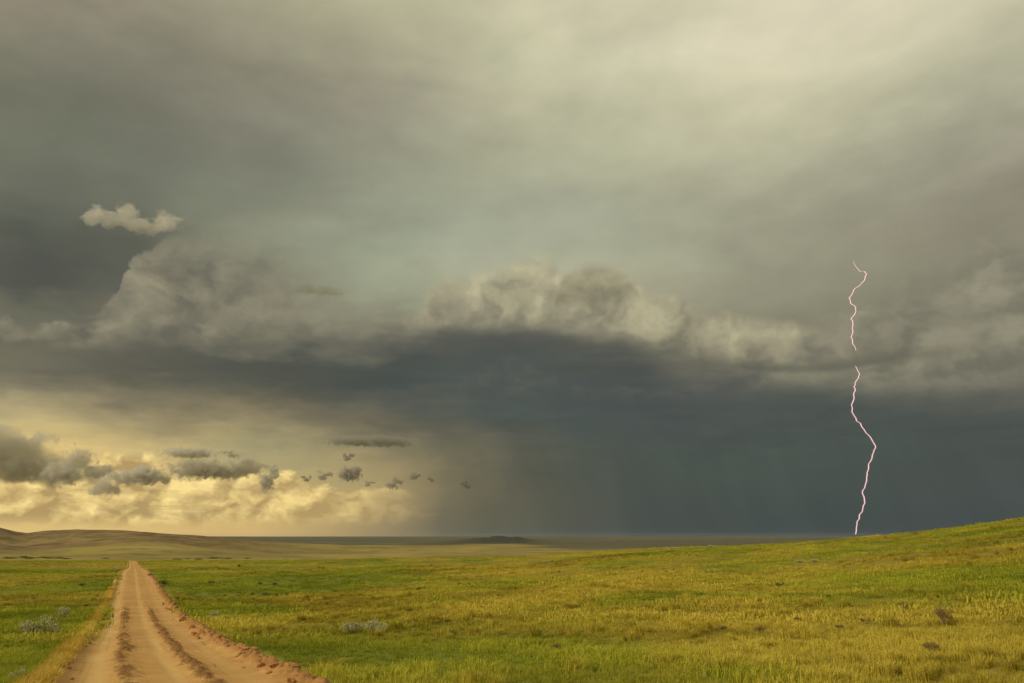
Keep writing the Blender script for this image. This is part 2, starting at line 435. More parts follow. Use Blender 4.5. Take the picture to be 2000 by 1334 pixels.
# ------------------------------------------------------------------ object helpers
def link(o, parent=None):
    COL.objects.link(o)
    if parent is not None: o.parent = parent
    return o
def tag(o, label=None, cat=None, group=None, kind=None):
    if label: o['label'] = label
    if cat: o['category'] = cat
    if group: o['group'] = group
    if kind: o['kind'] = kind
    return o
def mesh_np(name, V, F, mat=None, smooth=True):
    me = bpy.data.meshes.new(name)
    V = np.asarray(V, np.float32); F = np.asarray(F, np.int32); k = F.shape[1]
    me.vertices.add(len(V)); me.vertices.foreach_set('co', V.ravel())
    me.loops.add(F.size); me.loops.foreach_set('vertex_index', F.ravel())
    me.polygons.add(len(F)); me.polygons.foreach_set('loop_start', np.arange(0, F.size, k, dtype=np.int32))
    me.polygons.foreach_set('loop_total', np.full(len(F), k, np.int32))
    me.polygons.foreach_set('use_smooth', np.full(len(F), smooth))
    me.update(calc_edges=True); me.validate()
    if mat: me.materials.append(mat)
    return me
def attr(me, name, vals):
    a = me.attributes.new(name, 'FLOAT', 'POINT'); a.data.foreach_set('value', np.asarray(vals, np.float32))
def material(name):
    m = bpy.data.materials.new(name); m.use_nodes = True; m.node_tree.nodes.clear()
    g = Graph(m.node_tree); out = g.n.new('ShaderNodeOutputMaterial')
    return m, g, out
def principled(g, out, color, rough=0.9, normal=None, spec=0.2):
    b = g.n.new('ShaderNodeBsdfPrincipled'); g.put(b.inputs['Base Color'], color); g.put(b.inputs['Roughness'], rough)
    b.inputs['Specular IOR Level'].default_value = spec
    if normal is not None: g.put(b.inputs['Normal'], normal)
    g.l.new(b.outputs[0], out.inputs['Surface']); return b
def bump(g, h, strength=0.5, dist=0.05):
    n = g.n.new('ShaderNodeBump'); n.inputs['Strength'].default_value = strength; n.inputs['Distance'].default_value = dist
    g.put(n.inputs['Height'], h); return S(g, n.outputs[0])
def attribute(g, name, kind='GEOMETRY'):
    n = g.n.new('ShaderNodeAttribute'); n.attribute_name = name; n.attribute_type = kind
    return S(g, n.outputs['Fac'])
def position(g):
    return S(g, g.n.new('ShaderNodeNewGeometry').outputs['Position'])

STRAW = (0.29, 0.238, 0.026, 1); STRAW2 = (0.60, 0.50, 0.078, 1); GREEN = (0.12, 0.20, 0.010, 1); GREEN2 = (0.36, 0.41, 0.03, 1)

# ------------------------------------------------------------------ ground
def mat_ground():
    m, g, out = material('prairie')
    p = position(g); gr = attribute(g, 'green'); far = attribute(g, 'far')
    n1 = g.noise(p, 1.1, 5, 0.6); n2 = g.noise(p, 7.0, 3, 0.6)
    gg = g.clamp(gr + (n1 - 0.5) * 0.9)
    near = g.mix(gg, g.mix(n2, (0.31, 0.25, 0.04, 1), (0.19, 0.15, 0.03, 1)), g.mix(n2, (0.09, 0.14, 0.013, 1), (0.18, 0.21, 0.023, 1)))
    # valley and hills: dry grass, bare earth; far plain painted dark as cloud shadow
    a = g.noise(p, 0.0045, 6, 0.6, 0.4); b = g.noise(p, 0.02, 5, 0.6)
    xs = g.sep(p)
    streak = g.noise(g.xyz(xs[0] * 0.25, xs[1] * 1.0, 0.0), 0.006, 5, 0.6, 0.5)
    land = g.mix(g.step(a, 0.38, 0.62), (0.30, 0.245, 0.07, 1), (0.21, 0.17, 0.06, 1))
    land = g.mix(g.step(streak, 0.55, 0.68), land, (0.37, 0.29, 0.12, 1))
    land = g.mix(g.step(b, 0.52, 0.70) * 0.6, land, (0.10, 0.09, 0.045, 1))
    land = g.mix(attribute(g, 'bare'), land, g.mix(g.step(g.noise(p, 0.022, 6, 0.7), 0.35, 0.65), (0.25, 0.175, 0.085, 1), (0.095, 0.068, 0.035, 1)))
    sage = g.mix(g.noise(p, 0.0012, 5, 0.6), (0.075, 0.075, 0.050, 1), (0.13, 0.12, 0.075, 1))  # storm cloud shade over the far plain, put into the land colour
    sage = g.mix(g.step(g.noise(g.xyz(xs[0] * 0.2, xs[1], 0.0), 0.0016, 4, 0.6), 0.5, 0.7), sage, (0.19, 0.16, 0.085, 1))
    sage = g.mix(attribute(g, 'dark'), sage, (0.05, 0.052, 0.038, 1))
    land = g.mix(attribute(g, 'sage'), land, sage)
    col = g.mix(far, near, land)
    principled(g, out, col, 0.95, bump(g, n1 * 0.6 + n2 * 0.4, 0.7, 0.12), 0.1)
    return m

def build_ground():
    azs = np.concatenate([np.arange(-180, -42, 3.0), np.arange(-42, 42, 0.2), np.arange(42, 180, 3.0)])
    rs = np.concatenate([[0.5], np.geomspace(1.2, 600, 270), np.geomspace(620, 25000, 190)])
    A, Rr = np.meshgrid(np.radians(azs), rs)
    X = Rr * np.sin(A); Y = Rr * np.cos(A); Z = ground_z(X, Y)
    s, t = road_st(X, Y)
    s = s / road_half(t)
    Z = Z - 0.45 * (1 - sst(np.abs(s + 0.05), 2.3, 2.75)) * (t > -30) * (t < 420)
    nA, nR = len(azs), len(rs)
    V = np.stack([X.ravel(), Y.ravel(), Z.ravel()], 1)
    i, j = np.meshgrid(np.arange(nR - 1), np.arange(nA), indexing='ij'); j2 = (j + 1) % nA
    F = np.stack([i * nA + j, i * nA + j2, (i + 1) * nA + j2, (i + 1) * nA + j], -1).reshape(-1, 4)[:, ::-1]
    V = np.vstack([V, [[0, 0, float(ground_z(0.0, 0.01)) - 0.45]]]); c = len(V) - 1
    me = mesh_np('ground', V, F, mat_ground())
    x, y = V[:, 0], V[:, 1]; r = np.hypot(x, y); az = np.degrees(np.arctan2(x, y))
    rc = np.interp(az, CD_AZ, CD_R)
    attr(me, 'green', greenness(x, y) * 0.82)
    attr(me, 'far', sst(r, rc + 20, rc + 160))
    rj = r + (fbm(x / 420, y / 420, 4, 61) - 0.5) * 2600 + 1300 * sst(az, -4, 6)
    attr(me, 'sage', sst(rj, 2900, 3500) * (1 - sst(-az, 16.5, 20) * (r < 3600)))  # weight of the painted cloud shade, starting far out on the plain
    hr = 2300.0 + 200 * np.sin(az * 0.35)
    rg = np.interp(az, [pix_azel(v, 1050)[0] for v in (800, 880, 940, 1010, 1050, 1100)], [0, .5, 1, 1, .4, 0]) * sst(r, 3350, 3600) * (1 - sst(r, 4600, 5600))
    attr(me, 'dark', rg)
    attr(me, 'bare', sst(r, 1680, 1800) * sst(r, hr + 300, hr) * sst(az, -12, -19) * (0.45 + 0.75 * fbm(x / 180, y / 180, 4, 12)))
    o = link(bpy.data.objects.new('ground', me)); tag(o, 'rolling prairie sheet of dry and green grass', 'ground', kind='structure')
build_ground()

# ------------------------------------------------------------------ dirt road
RIDGE_A, RIDGE_B = -1.03, 0.52
def road_profile(s, t):
    n1 = fbm(s * 5.5, t * 5.5, 4, 101, 0.6); n2 = fbm(s * 1.3, t * 0.5, 3, 110); n3 = fbm(s * 14, t * 14, 2, 131)
    wob = (fbm(t * 0.35, t * 0 + 3.3, 3, 120) - 0.5) * 0.35
    fadeA = (1 - sst(t, 62, 80)) * (0.55 + 0.9 * (fbm(t * 0.5, t * 0, 3, 140) - 0.3)); fadeB = (1 - sst(t, 58, 76)) * (0.7 + 0.6 * (fbm(t * 0.4, t * 0 + 9, 3, 141) - 0.3))
    ra = np.exp(-((s - RIDGE_A - wob) / 0.27) ** 2) * fadeA
    rb = np.exp(-((s - RIDGE_B - wob * 0.8) / 0.24) ** 2) * fadeB
    wb = (fbm(t * 0.5, t * 0 + 31, 3, 150) - 0.5) * 0.5
    berm = np.exp(-((s - 2.12 - wb * 0.6) / 0.36) ** 2) * (1 - sst(t, 150, 180)) * (0.6 + 0.8 * fbm(s * 0.8, t * 0.9, 3, 160))
    lip = np.exp(-((s + 2.42) / 0.25) ** 2)
    track = (np.exp(-((s + 1.66 - wob) / 0.30) ** 2) + np.exp(-((s + 0.02 - wob * .8) / 0.20) ** 2) * 0.8 + 0.35 * np.exp(-((s - 1.25 - wob) / 0.2) ** 2)) * (0.45 + 0.8 * n2)
    h = 0.015 * (n2 - 0.5) - 0.03 * track + (n3 - 0.5) * 0.012
    rough = np.clip(ra + rb, 0, 1)
    h = h + rough * (0.02 + 0.22 * np.maximum(n1 - 0.40, 0) * 2.0) + berm * (0.07 + 0.34 * np.maximum(n1 - 0.36, 0) * 1.6)
    h = h + lip * (0.06 + 0.10 * n1)
    edge = sst(np.abs(s), 2.35, 2.85)
    h = h * (1 - edge) - 0.22 * edge * sst(np.abs(s), 2.5, 3.0) + 0.03 * edge * 0
    return h, np.clip(rough * (0.25 + 1.6 * n1), 0, 1), np.clip(track, 0, 1), np.clip(berm * (0.3 + 1.0 * n1) + 0.6 * lip * n1, 0, 1)

def mat_road():
    m, g, out = material('graded_dirt')
    p = position(g); rough = attribute(g, 'rough'); track = attribute(g, 'track'); berm = attribute(g, 'berm')
    n1 = g.noise(p, 2.2, 6, 0.62); n2 = g.noise(p, 16.0, 4, 0.65); n3 = g.noise(p, 0.45, 4, 0.6)
    col = g.mix(g.step(n3, 0.35, 0.65), (0.50, 0.30, 0.112, 1), (0.42, 0.24, 0.088, 1))
    col = g.mix(g.step(n1, 0.5, 0.72) * 0.5, col, (0.36, 0.19, 0.07, 1))
    ac, al = attribute(g, 'across'), attribute(g, 'along')
    lines = g.noise(g.xyz(ac * 7.0, al * 0.10, 0.0), 1.0, 5, 0.6, 0.3)          # fine tyre lines running along the road
    col = g.mix(g.clamp(track * 0.8), col, (0.60, 0.41, 0.165, 1))
    col = g.mix(g.step(lines, 0.52, 0.72) * 0.45, col, (0.33, 0.185, 0.068, 1))
    spots = g.step(rough + (n2 - 0.5) * 0.9 + (n1 - 0.5) * 1.1, 0.30, 0.92)
    col = g.mix(spots * 0.9, col, g.mix(n2, (0.27, 0.145, 0.05, 1), (0.16, 0.08, 0.03, 1)))
    crumb = g.step(berm + (n2 - 0.5) * 1.2, 0.22, 0.75)
    col = g.mix(crumb * 0.75, col, g.mix(n1, (0.42, 0.22, 0.08, 1), (0.22, 0.105, 0.04, 1)))
    principled(g, out, col, 0.95, bump(g, n1 * 0.5 + n2 * 0.5, 0.75, 0.035), 0.1)
    return m
MAT_ROAD = mat_road()

def build_road():
    ss = np.concatenate([np.arange(-3.0, 3.01, 0.06)])
    ts = [-14.0]
    while ts[-1] < 372: ts.append(ts[-1] + max(0.05, 0.0042 * max(ts[-1], 0) if ts[-1] > 0 else 0.25))
    ts = np.array(ts)
    s, t = np.meshgrid(ss, ts)
    dx, dy = ROAD_K / ROAD_L, 1 / ROAD_L
    sw = s * road_half(t) + road_shift(t)
    X = ROAD_X0 + dx * t + dy * sw; Y = dy * t - dx * sw
    h, rough, track, berm = road_profile(s, t)
    base = ground_z(ROAD_X0 + dx * t, dy * t) * 0.55 + ground_z(X, Y) * 0.45
    base = base * (1 - sst(np.abs(s), 2.2, 2.7)) + ground_z(X, Y) * sst(np.abs(s), 2.2, 2.7)
    Z = base + h - 0.02
    n, k = s.shape
    i, j = np.meshgrid(np.arange(n - 1), np.arange(k - 1), indexing='ij')
    F = np.stack([i * k + j, i * k + j + 1, (i + 1) * k + j + 1, (i + 1) * k + j], -1).reshape(-1, 4)
    me = mesh_np('road', np.stack([X.ravel(), Y.ravel(), Z.ravel()], 1), F, MAT_ROAD)
    attr(me, 'across', s.ravel()); attr(me, 'along', t.ravel()); attr(me, 'rough', rough.ravel()); attr(me, 'track', track.ravel()); attr(me, 'berm', berm.ravel())
    o = link(bpy.data.objects.new('road', me)); tag(o, 'straight rutted dirt road of orange earth', 'road', kind='structure')
build_road()
def road_point(s, t):
    dx, dy = ROAD_K / ROAD_L, 1 / ROAD_L
    sw = s * float(road_half(t)) + float(road_shift(t))
    x, y = ROAD_X0 + dx * t + dy * sw, dy * t - dx * sw
    h = float(road_profile(np.array([s]), np.array([t]))[0][0])
    b = float(ground_z(ROAD_X0 + dx * t, dy * t)) * 0.55 + float(ground_z(x, y)) * 0.45
    return x, y, b + h - 0.02

# ------------------------------------------------------------------ grass
def mat_grass():
    m, g, out = material('grass_blades')
    gr = attribute(g, 'green', 'INSTANCER'); rnd = attribute(g, 'tone', 'INSTANCER')
    tip = attribute(g, 'tip')
    dry = g.mix(rnd, STRAW, STRAW2); wet = g.mix(rnd, GREEN, GREEN2)
    col = g.mix(gr, dry, wet)
    col = g.mix(tip * 0.3, col, (0.58, 0.46, 0.10, 1))
    col = g.mix(attribute(g, 'gold', 'INSTANCER') * 0.8, col, g.mix(rnd, (0.50, 0.33, 0.06, 1), (0.74, 0.54, 0.13, 1)))
    d = g.n.new('ShaderNodeBsdfDiffuse'); g.put(d.inputs[0], col)
    tr = g.n.new('ShaderNodeBsdfTranslucent'); g.put(tr.inputs[0], col)
    mx = g.n.new('ShaderNodeMixShader'); mx.inputs[0].default_value = 0.35
    g.l.new(d.outputs[0], mx.inputs[1]); g.l.new(tr.outputs[0], mx.inputs[2]); g.l.new(mx.outputs[0], out.inputs[0])
    return m
MAT_GRASS = mat_grass()

def tuft_mesh(name, blades, height, spread, width, seed, droop=0.5):
    rn = random.Random(seed); V = []; F = []; T = []
    for b in range(blades):
        a = rn.uniform(0, 2 * math.pi); d = spread * math.sqrt(rn.random()); bx, by = d * math.cos(a), d * math.sin(a)
        la = a + rn.gauss(0, 0.7) if rn.random() < 0.8 else rn.uniform(0, 6.28)
        h = height * rn.uniform(0.55, 1.15); lean = h * rn.uniform(0.1, 0.75) * droop + 0.02
        w = width * rn.uniform(0.7, 1.3); wx, wy = -math.sin(la + rn.uniform(-.8, .8)) * w, math.cos(la) * w
        i = len(V)
        for f, k, zz in ((0, 1.0, -0.03), (0.45, 0.8, h * 0.62), (1.0, 0, h * (1 - 0.18 * droop))):
            cx, cy_ = bx + math.cos(la) * lean * f * f, by + math.sin(la) * lean * f * f
            if k > 0: V += [(cx - wx * k, cy_ - wy * k, zz), (cx + wx * k, cy_ + wy * k, zz)]; T += [f, f]
            else: V.append((cx, cy_, zz)); T.append(1.0)
        F += [(i, i + 1, i + 3), (i, i + 3, i + 2), (i + 2, i + 3, i + 4)]
    me = mesh_np(name, V, F, MAT_GRASS, False); attr(me, 'tip', T)
    return me

def build_grass():
    protos = [tuft_mesh('tuft_shape', 26, 0.16, 0.15, 0.006, 1), tuft_mesh('tuft_shape', 34, 0.20, 0.20, 0.006, 2, 0.9),
              tuft_mesh('tuft_shape', 22, 0.26, 0.12, 0.005, 3, 0.8), tuft_mesh('tuft_shape', 30, 0.13, 0.24, 0.007, 4, 1.0),
              tuft_mesh('tuft_shape', 46, 0.15, 0.60, 0.016, 5, 1.6), tuft_mesh('tuft_shape', 50, 0.18, 0.75, 0.018, 6, 1.5),
              tuft_mesh('tuft_shape', 150, 0.42, 0.20, 0.007, 7, 1.15), tuft_mesh('tuft_shape', 130, 0.36, 0.26, 0.008, 8, 1.5)]
    pc = bpy.data.collections.new('grass_shapes')
    for k, me in enumerate(protos):
        o = bpy.data.objects.new('grass_tuft_%s' % 'abcdefgh'[k], me); pc.objects.link(o)
    rings = [(4, 14, 42, 0, 40), (14, 32, 20, 0, 38), (32, 75, 5.5, 1, 37), (75, 170, 1.5, 1, 37), (170, 350, 0.42, 1, 37)]
    PX, PY, K = [], [], []
    for r0, r1, dens, big, half in rings:
        area = (r1 * r1 - r0 * r0) * R(half); n = int(area * dens)
        rr = np.sqrt(RNG.uniform(r0 * r0, r1 * r1, n)); a = np.radians(RNG.uniform(-half, half, n))
        PX.append(rr * np.sin(a)); PY.append(rr * np.cos(a)); K.append(RNG.integers(4, 6, n) if big else RNG.integers(0, 4, n))
    nt = 0
    for r0, r1, dens in ((7, 30, 0.8), (30, 80, 0.45), (80, 170, 0.16)):
        n = int((r1 * r1 - r0 * r0) * R(38) * dens); nt += n
        rr = np.sqrt(RNG.uniform(r0 * r0, r1 * r1, n)); a = np.radians(RNG.uniform(-38, 38, n))
        PX.append(rr * np.sin(a)); PY.append(rr * np.cos(a)); K.append(RNG.integers(6, 8, n))
    # a fringe of long straw along the left bank of the road
    n = 5200; t = 4 + 100 * RNG.random(n) ** 1.7; s = -2.58 + RNG.normal(0, 0.09, n) + (fbm(t * 0.3, t * 0 + 2, 2, 77) - 0.5) * 0.25
    dx, dy = ROAD_K / ROAD_L, 1 / ROAD_L
    s = s * road_half(t) + road_shift(t); PX.append(ROAD_X0 + dx * t + dy * s); PY.append(dy * t - dx * s); K.append(RNG.integers(0, 4, n))
    x = np.concatenate(PX); y = np.concatenate(PY); k = np.concatenate(K)
    fringe = np.zeros(len(x)); fringe[-n:] = 1; tuss = (k >= 6) * 1.0
    s, t = road_st(x, y); s = s / road_half(t)
    lo = -2.42 - 0.12 * fbm(t * 1.2, t * 0, 2, 3); hi = 2.55 + 0.35 * fbm(t * 0.7, t * 0 + 5, 3, 6)
    rr = np.hypot(x, y); rc = np.interp(np.degrees(np.arctan2(x, y)), CD_AZ, CD_R)
    cover = fbm(x / 1.7, y / 1.7, 3, 200)
    keep = ((s < lo) | (s > hi)) & (rr < rc + 30) & ((cover > 0.33) | (RNG.random(len(x)) < 0.35))
    keep &= (tuss < 1) | (greenness(x, y) < 0.62 + RNG.normal(0, 0.15, len(x)))
    x, y, k, fringe, tuss, cover, s, rr = [v[keep] for v in (x, y, k, fringe, tuss, cover, s, rr)]
    z = ground_z(x, y); n = len(x)
    gr = greenness(x, y) + RNG.normal(0, 0.09, n); gr = np.where(fringe > 0, gr * 0.05, gr); gr = np.where(tuss > 0, gr * 0.35, gr)
    gr = np.clip(gr, 0, 1) * 0.86
    clump = fbm(x / 2.6, y / 2.6, 3, 210)
    sc = (0.55 + 0.9 * np.clip((clump - 0.35) * 2.2, 0, 1)) * RNG.uniform(0.7, 1.25, n)
    sc = np.where(fringe > 0, RNG.uniform(0.7, 1.4, n), sc); sc = sc * (1 + 0.55 * (1 - sst(rr, 14, 26))); sc = np.where(tuss > 0, RNG.uniform(0.5, 1.25, n), sc)
    tone = np.clip(RNG.normal(0.46, 0.11, n) + (clump - 0.5) * 1.9 + (fbm(x / 7.5, y / 10.0, 3, 230) - 0.5) * 1.7 + (fbm(x / 30.0, y / 40.0, 2, 235) - 0.5) * 0.8 + tuss * 0.2, 0, 1)
    me = bpy.data.meshes.new('grass'); me.vertices.add(n); me.vertices.foreach_set('co', np.stack([x, y, z], 1).astype(np.float32).ravel())
    attr(me, 'green', gr); attr(me, 'tone', tone); attr(me, 'size', sc); attr(me, 'gold', fringe); attr(me, 'turn', RNG.uniform(0, 6.283, n)); attr(me, 'lean', RNG.normal(0, 0.12, n) + 0.1)
    a = me.attributes.new('pick', 'INT', 'POINT'); a.data.foreach_set('value', k.astype(np.int32))
    me.update(); o = link(bpy.data.objects.new('grass', me))
    tag(o, 'yellow green prairie grass covering both sides of the road', 'grass', kind='stuff')
    ng = bpy.data.node_groups.new('grass_scatter', 'GeometryNodeTree')
    ng.interface.new_socket('Geometry', in_out='INPUT', socket_type='NodeSocketGeometry'); ng.interface.new_socket('Geometry', in_out='OUTPUT', socket_type='NodeSocketGeometry')
    N = ng.nodes; L = ng.links
    gi = N.new('NodeGroupInput'); go = N.new('NodeGroupOutput'); mp = N.new('GeometryNodeMeshToPoints'); ip = N.new('GeometryNodeInstanceOnPoints'); ci = N.new('GeometryNodeCollectionInfo')
    ci.inputs['Collection'].default_value = pc; ci.inputs['Separate Children'].default_value = True; ci.inputs['Reset Children'].default_value = True
    def na(name, typ):
        q = N.new('GeometryNodeInputNamedAttribute'); q.data_type = typ; q.inputs[0].default_value = name; return q.outputs[0]
    L.new(gi.outputs[0], mp.inputs[0]); L.new(mp.outputs[0], ip.inputs['Points']); L.new(ci.outputs[0], ip.inputs['Instance'])
    ip.inputs['Pick Instance'].default_value = True; L.new(na('pick', 'INT'), ip.inputs['Instance Index'])
    cx = N.new('ShaderNodeCombineXYZ'); L.new(na('turn', 'FLOAT'), cx.inputs[2]); L.new(na('lean', 'FLOAT'), cx.inputs[0]); L.new(cx.outputs[0], ip.inputs['Rotation'])
    L.new(na('size', 'FLOAT'), ip.inputs['Scale']); L.new(ip.outputs[0], go.inputs[0])
    md = o.modifiers.new('scatter', 'NODES'); md.node_group = ng
    print('grass tufts', n)
build_grass()

# ------------------------------------------------------------------ shrubs
def mat_plain(name, c1, c2, scale=14.0, rough=0.9):
    m, g, out = material(name); p = S(g, g.n.new('ShaderNodeTexCoord').outputs['Object'])
    principled(g, out, g.mix(g.noise(p, scale, 4, 0.6), c1, c2), rough, None, 0.1); return m
MAT_SAGE = mat_plain('sage_leaf', (0.36, 0.36, 0.19, 1), (0.54, 0.52, 0.30, 1))
MAT_DARK = mat_plain('dark_leaf', (0.07, 0.095, 0.018, 1), (0.14, 0.17, 0.03, 1))
MAT_BROWN = mat_plain('dead_stem', (0.14, 0.095, 0.035, 1), (0.27, 0.19, 0.07, 1))
MAT_TWIG = mat_plain('twig', (0.16, 0.11, 0.07, 1), (0.25, 0.18, 0.12, 1))

def shrub_shapes(seed, leaves, flat=0.6, long=False):
    """unit shrub, about one metre across: stems and a crown of small leaves"""
    rn = random.Random(seed); bm = bmesh.new(); tips = []
    for i in range(11):
        a = rn.uniform(0, 6.28); d = rn.uniform(0.12, 0.46); h = flat * rn.uniform(0.5, 1.0) * (1.1 - d)
        p0 = Vector((math.cos(a) * 0.04, math.sin(a) * 0.04, -0.05)); p2 = Vector((math.cos(a) * d, math.sin(a) * d, h)); p1 = (p0 + p2) / 2 + Vector((math.cos(a), math.sin(a), 0.2)) * 0.05
        tips.append((p2, rn.uniform(0.10, 0.2)))
        rings = []
        for p, w in ((p0, 0.022), (p1, 0.015), (p2, 0.006)):
            rings.append([bm.verts.new(p + Vector((math.cos(q) * w, math.sin(q) * w, 0))) for q in (0, 2.1, 4.2)])
        for r0, r1 in zip(rings, rings[1:]):
            for q in range(3): bm.faces.new((r0[q], r0[(q + 1) % 3], r1[(q + 1) % 3], r1[q]))
    st = bpy.data.meshes.new('stems'); bm.to_mesh(st); bm.free()
    V = []; F = []
    for i in range(leaves):
        c, rad = rn.choice(tips)
        u = Vector((rn.gauss(0, 1), rn.gauss(0, 1), rn.gauss(0, 0.8))); u.normalize()
        p = c + u * rad * rn.random() ** 0.4 * 1.15; p.z = max(p.z, 0.01)
        up = Vector((u.x * 0.7, u.y * 0.7, 0.8 + rn.random())).normalized()
        sd_ = up.cross(Vector((rn.gauss(0, 1), rn.gauss(0, 1), rn.gauss(0, 1)))).normalized()
        L_, W_ = (0.10, 0.007) if long else (0.045, 0.016)
        L_ *= rn.uniform(0.7, 1.4); k = len(V)
        V += [p - sd_ * W_ * 0.4, p + sd_ * W_ * 0.4, p + up * L_ * 0.6 + sd_ * W_, p + up * L_, p + up * L_ * 0.6 - sd_ * W_]
        F += [(k, k + 1, k + 2), (k, k + 2, k + 4), (k + 4, k + 2, k + 3)]
    return st, V, F
SHRUB = {}
for kind, mat, n, flat, lng in (('sage', MAT_SAGE, 1500, 0.62, False), ('weed', MAT_DARK, 900, 0.55, False), ('dead', MAT_BROWN, 1100, 0.75, True)):
    for v in range(3):
        st, V, F = shrub_shapes(40 + v + len(kind) * 7, n, flat, lng); st.materials.append(MAT_TWIG)
        SHRUB[kind, v] = (st, mesh_np('foliage', [tuple(q) for q in V], F, mat, False))
NAMES = {'sage': 'sagebrush', 'weed': 'weed_clump', 'dead': 'dry_grass_clump'}
shrub_n = 0
def shrub(kind, px, py, wpx, label, group=None, flat=1.0, at=None):
    global shrub_n; shrub_n += 1
    p = at or hit(px, py); d = math.hypot(p[0], p[1]); w = wpx / FPX * d * {'sage': 1.0, 'weed': 1.05, 'dead': 1.0}[kind]
    e = link(bpy.data.objects.new(NAMES[kind], None)); e.location = p; e.empty_display_size = 0.2
    e.rotation_euler = (0, 0, random.uniform(0, 6.28)); e.scale = (w, w, w * flat)
    tag(e, label, {'sage': 'sagebrush', 'weed': 'weed', 'dead': 'dry grass'}[kind], group)
    st, fo = SHRUB[kind, shrub_n % 3]
    link(bpy.data.objects.new('stems', st), e); link(bpy.data.objects.new('foliage', fo), e)
    return e
# grey sagebrush
shrub('sage', 76, 1248, 52, 'largest pale grey sagebrush on the grass left of the road')
shrub('sage', 121, 1210, 27, 'small pale sagebrush just beyond the largest one left of the road')
shrub('sage', 690, 1238, 40, 'pale grey sagebrush in the green field, first of a touching pair', None, 0.8)
shrub('sage', 737, 1238, 46, 'wider pale grey sagebrush touching its neighbour in the green field', None, 0.8)
shrub('sage', 420, 1209, 24, 'low pale sagebrush close to the dirt bank right of the road', None, 0.7)
shrub('sage', 456, 1208, 16, 'tiny pale sagebrush beside the low one near the dirt bank', None, 0.6)
shrub('sage', 224, 1114, 16, 'pale flat sagebrush at the far left edge of the road', None, 0.5)
shrub('sage', 40, 1328, 34, 'thin pale sagebrush in the yellow grass at the near left bank', None, 0.6)
G = 'pale sagebrush along the ridge'
for px, py, w in ((1312, 1074, 12), (1386, 1070, 13), (1065, 1101, 14)): shrub('sage', px, py, w, 'tiny pale sagebrush near the skyline of the grassy slope', G, 0.6)
for px, py, w in ((1562, 1099, 18), (1588, 1098, 20)): shrub('sage', px, py, w, 'pale sagebrush low on the upper slope under the lightning', 'pale sagebrush under the lightning', 0.45)
# dark weeds
shrub('weed', 319, 1146, 18, 'dark green weed on the right lip of the road')
shrub('weed', 292, 1126, 8, 'small dark weed growing in the dirt at the far road edge')
shrub('weed', 1527, 1150, 20, 'dark green weed alone in the middle of the slope')
shrub('weed', 100, 1322, 22, 'dark weed in the dirt at the near left edge of the road', None, 0.8)
G = 'weeds on the left road shoulder'
for px, py, w in ((148, 1248, 15), (138, 1262, 14), (125, 1298, 12), (182, 1214, 8)): shrub('weed', px, py, w, 'low dark weed on the left shoulder of the road', G, 0.6)
G = 'dark weeds in the green grass'
for px, py, w in ((510, 1143, 14), (536, 1144, 12), (491, 1163, 12), (522, 1164, 15), (611, 1167, 11), (395, 1184, 14), (627, 1206, 16), (566, 1148, 10), (413, 1141, 12), (438, 1166, 10), (160, 1146, 12),
                  (1302, 1198, 16), (1195, 1130, 9), (1143, 1130, 10), (872, 1217, 15), (760, 1206, 12), (1370, 1164, 12), (1710, 1140, 12), (1770, 1133, 12), (1620, 1168, 12), (1905, 1216, 14), (1925, 1172, 13)):
    shrub('weed', px, py, w, 'small dark green weed in the prairie grass', G, 0.7)
shrub('weed', 467, 1108, 8, 'lone dark bush near the far edge of the left field')
shrub('dead', 1786, 1044, 12, 'dark brush on the hill crest right of the lightning', None, 0.5)
shrub('dead', 1846, 1061, 14, 'dark brown brush just below the hill crest', None, 0.6)
shrub('dead', 1848, 1222, 38, 'largest dark brown grass clump on the right slope', None, 0.9)
shrub('dead', 1820, 1276, 26, 'dark brown clump below the largest one on the right slope', None, 0.9)
G = 'brown grass clumps on the slope'
for px, py, w in ((1408, 1236, 22), (1484, 1240, 22), (1640, 1230, 14), (935, 1240, 18), (1090, 1275, 24), (1560, 1218, 18), (1690, 1218, 16), (1520, 1198, 14), (1760, 1190, 20), (1400, 1282, 22), (810, 1218, 14), (1910, 1060, 7), (1985, 1060, 9), (1925, 1068, 6)):
    shrub('dead', px, py, w, 'brown dry grass clump in the yellow slope', G, 0.8)
G = 'dark brush along the valley edge'
for px, py, w in ((20, 1090, 22), (42, 1088, 24), (62, 1090, 20), (84, 1089, 22), (106, 1090, 24), (128, 1091, 16), (345, 1092, 18), (363, 1091, 14), (386, 1092, 18), (420, 1090, 22), (440, 1091, 20), (482, 1090, 14), (208, 1090, 14)):
    e = shrub('weed', px, py + 1, w, 'dark brush in the dip at the edge of the valley', G, 0.32)
    e.location.z -= e.scale.z * 0.25

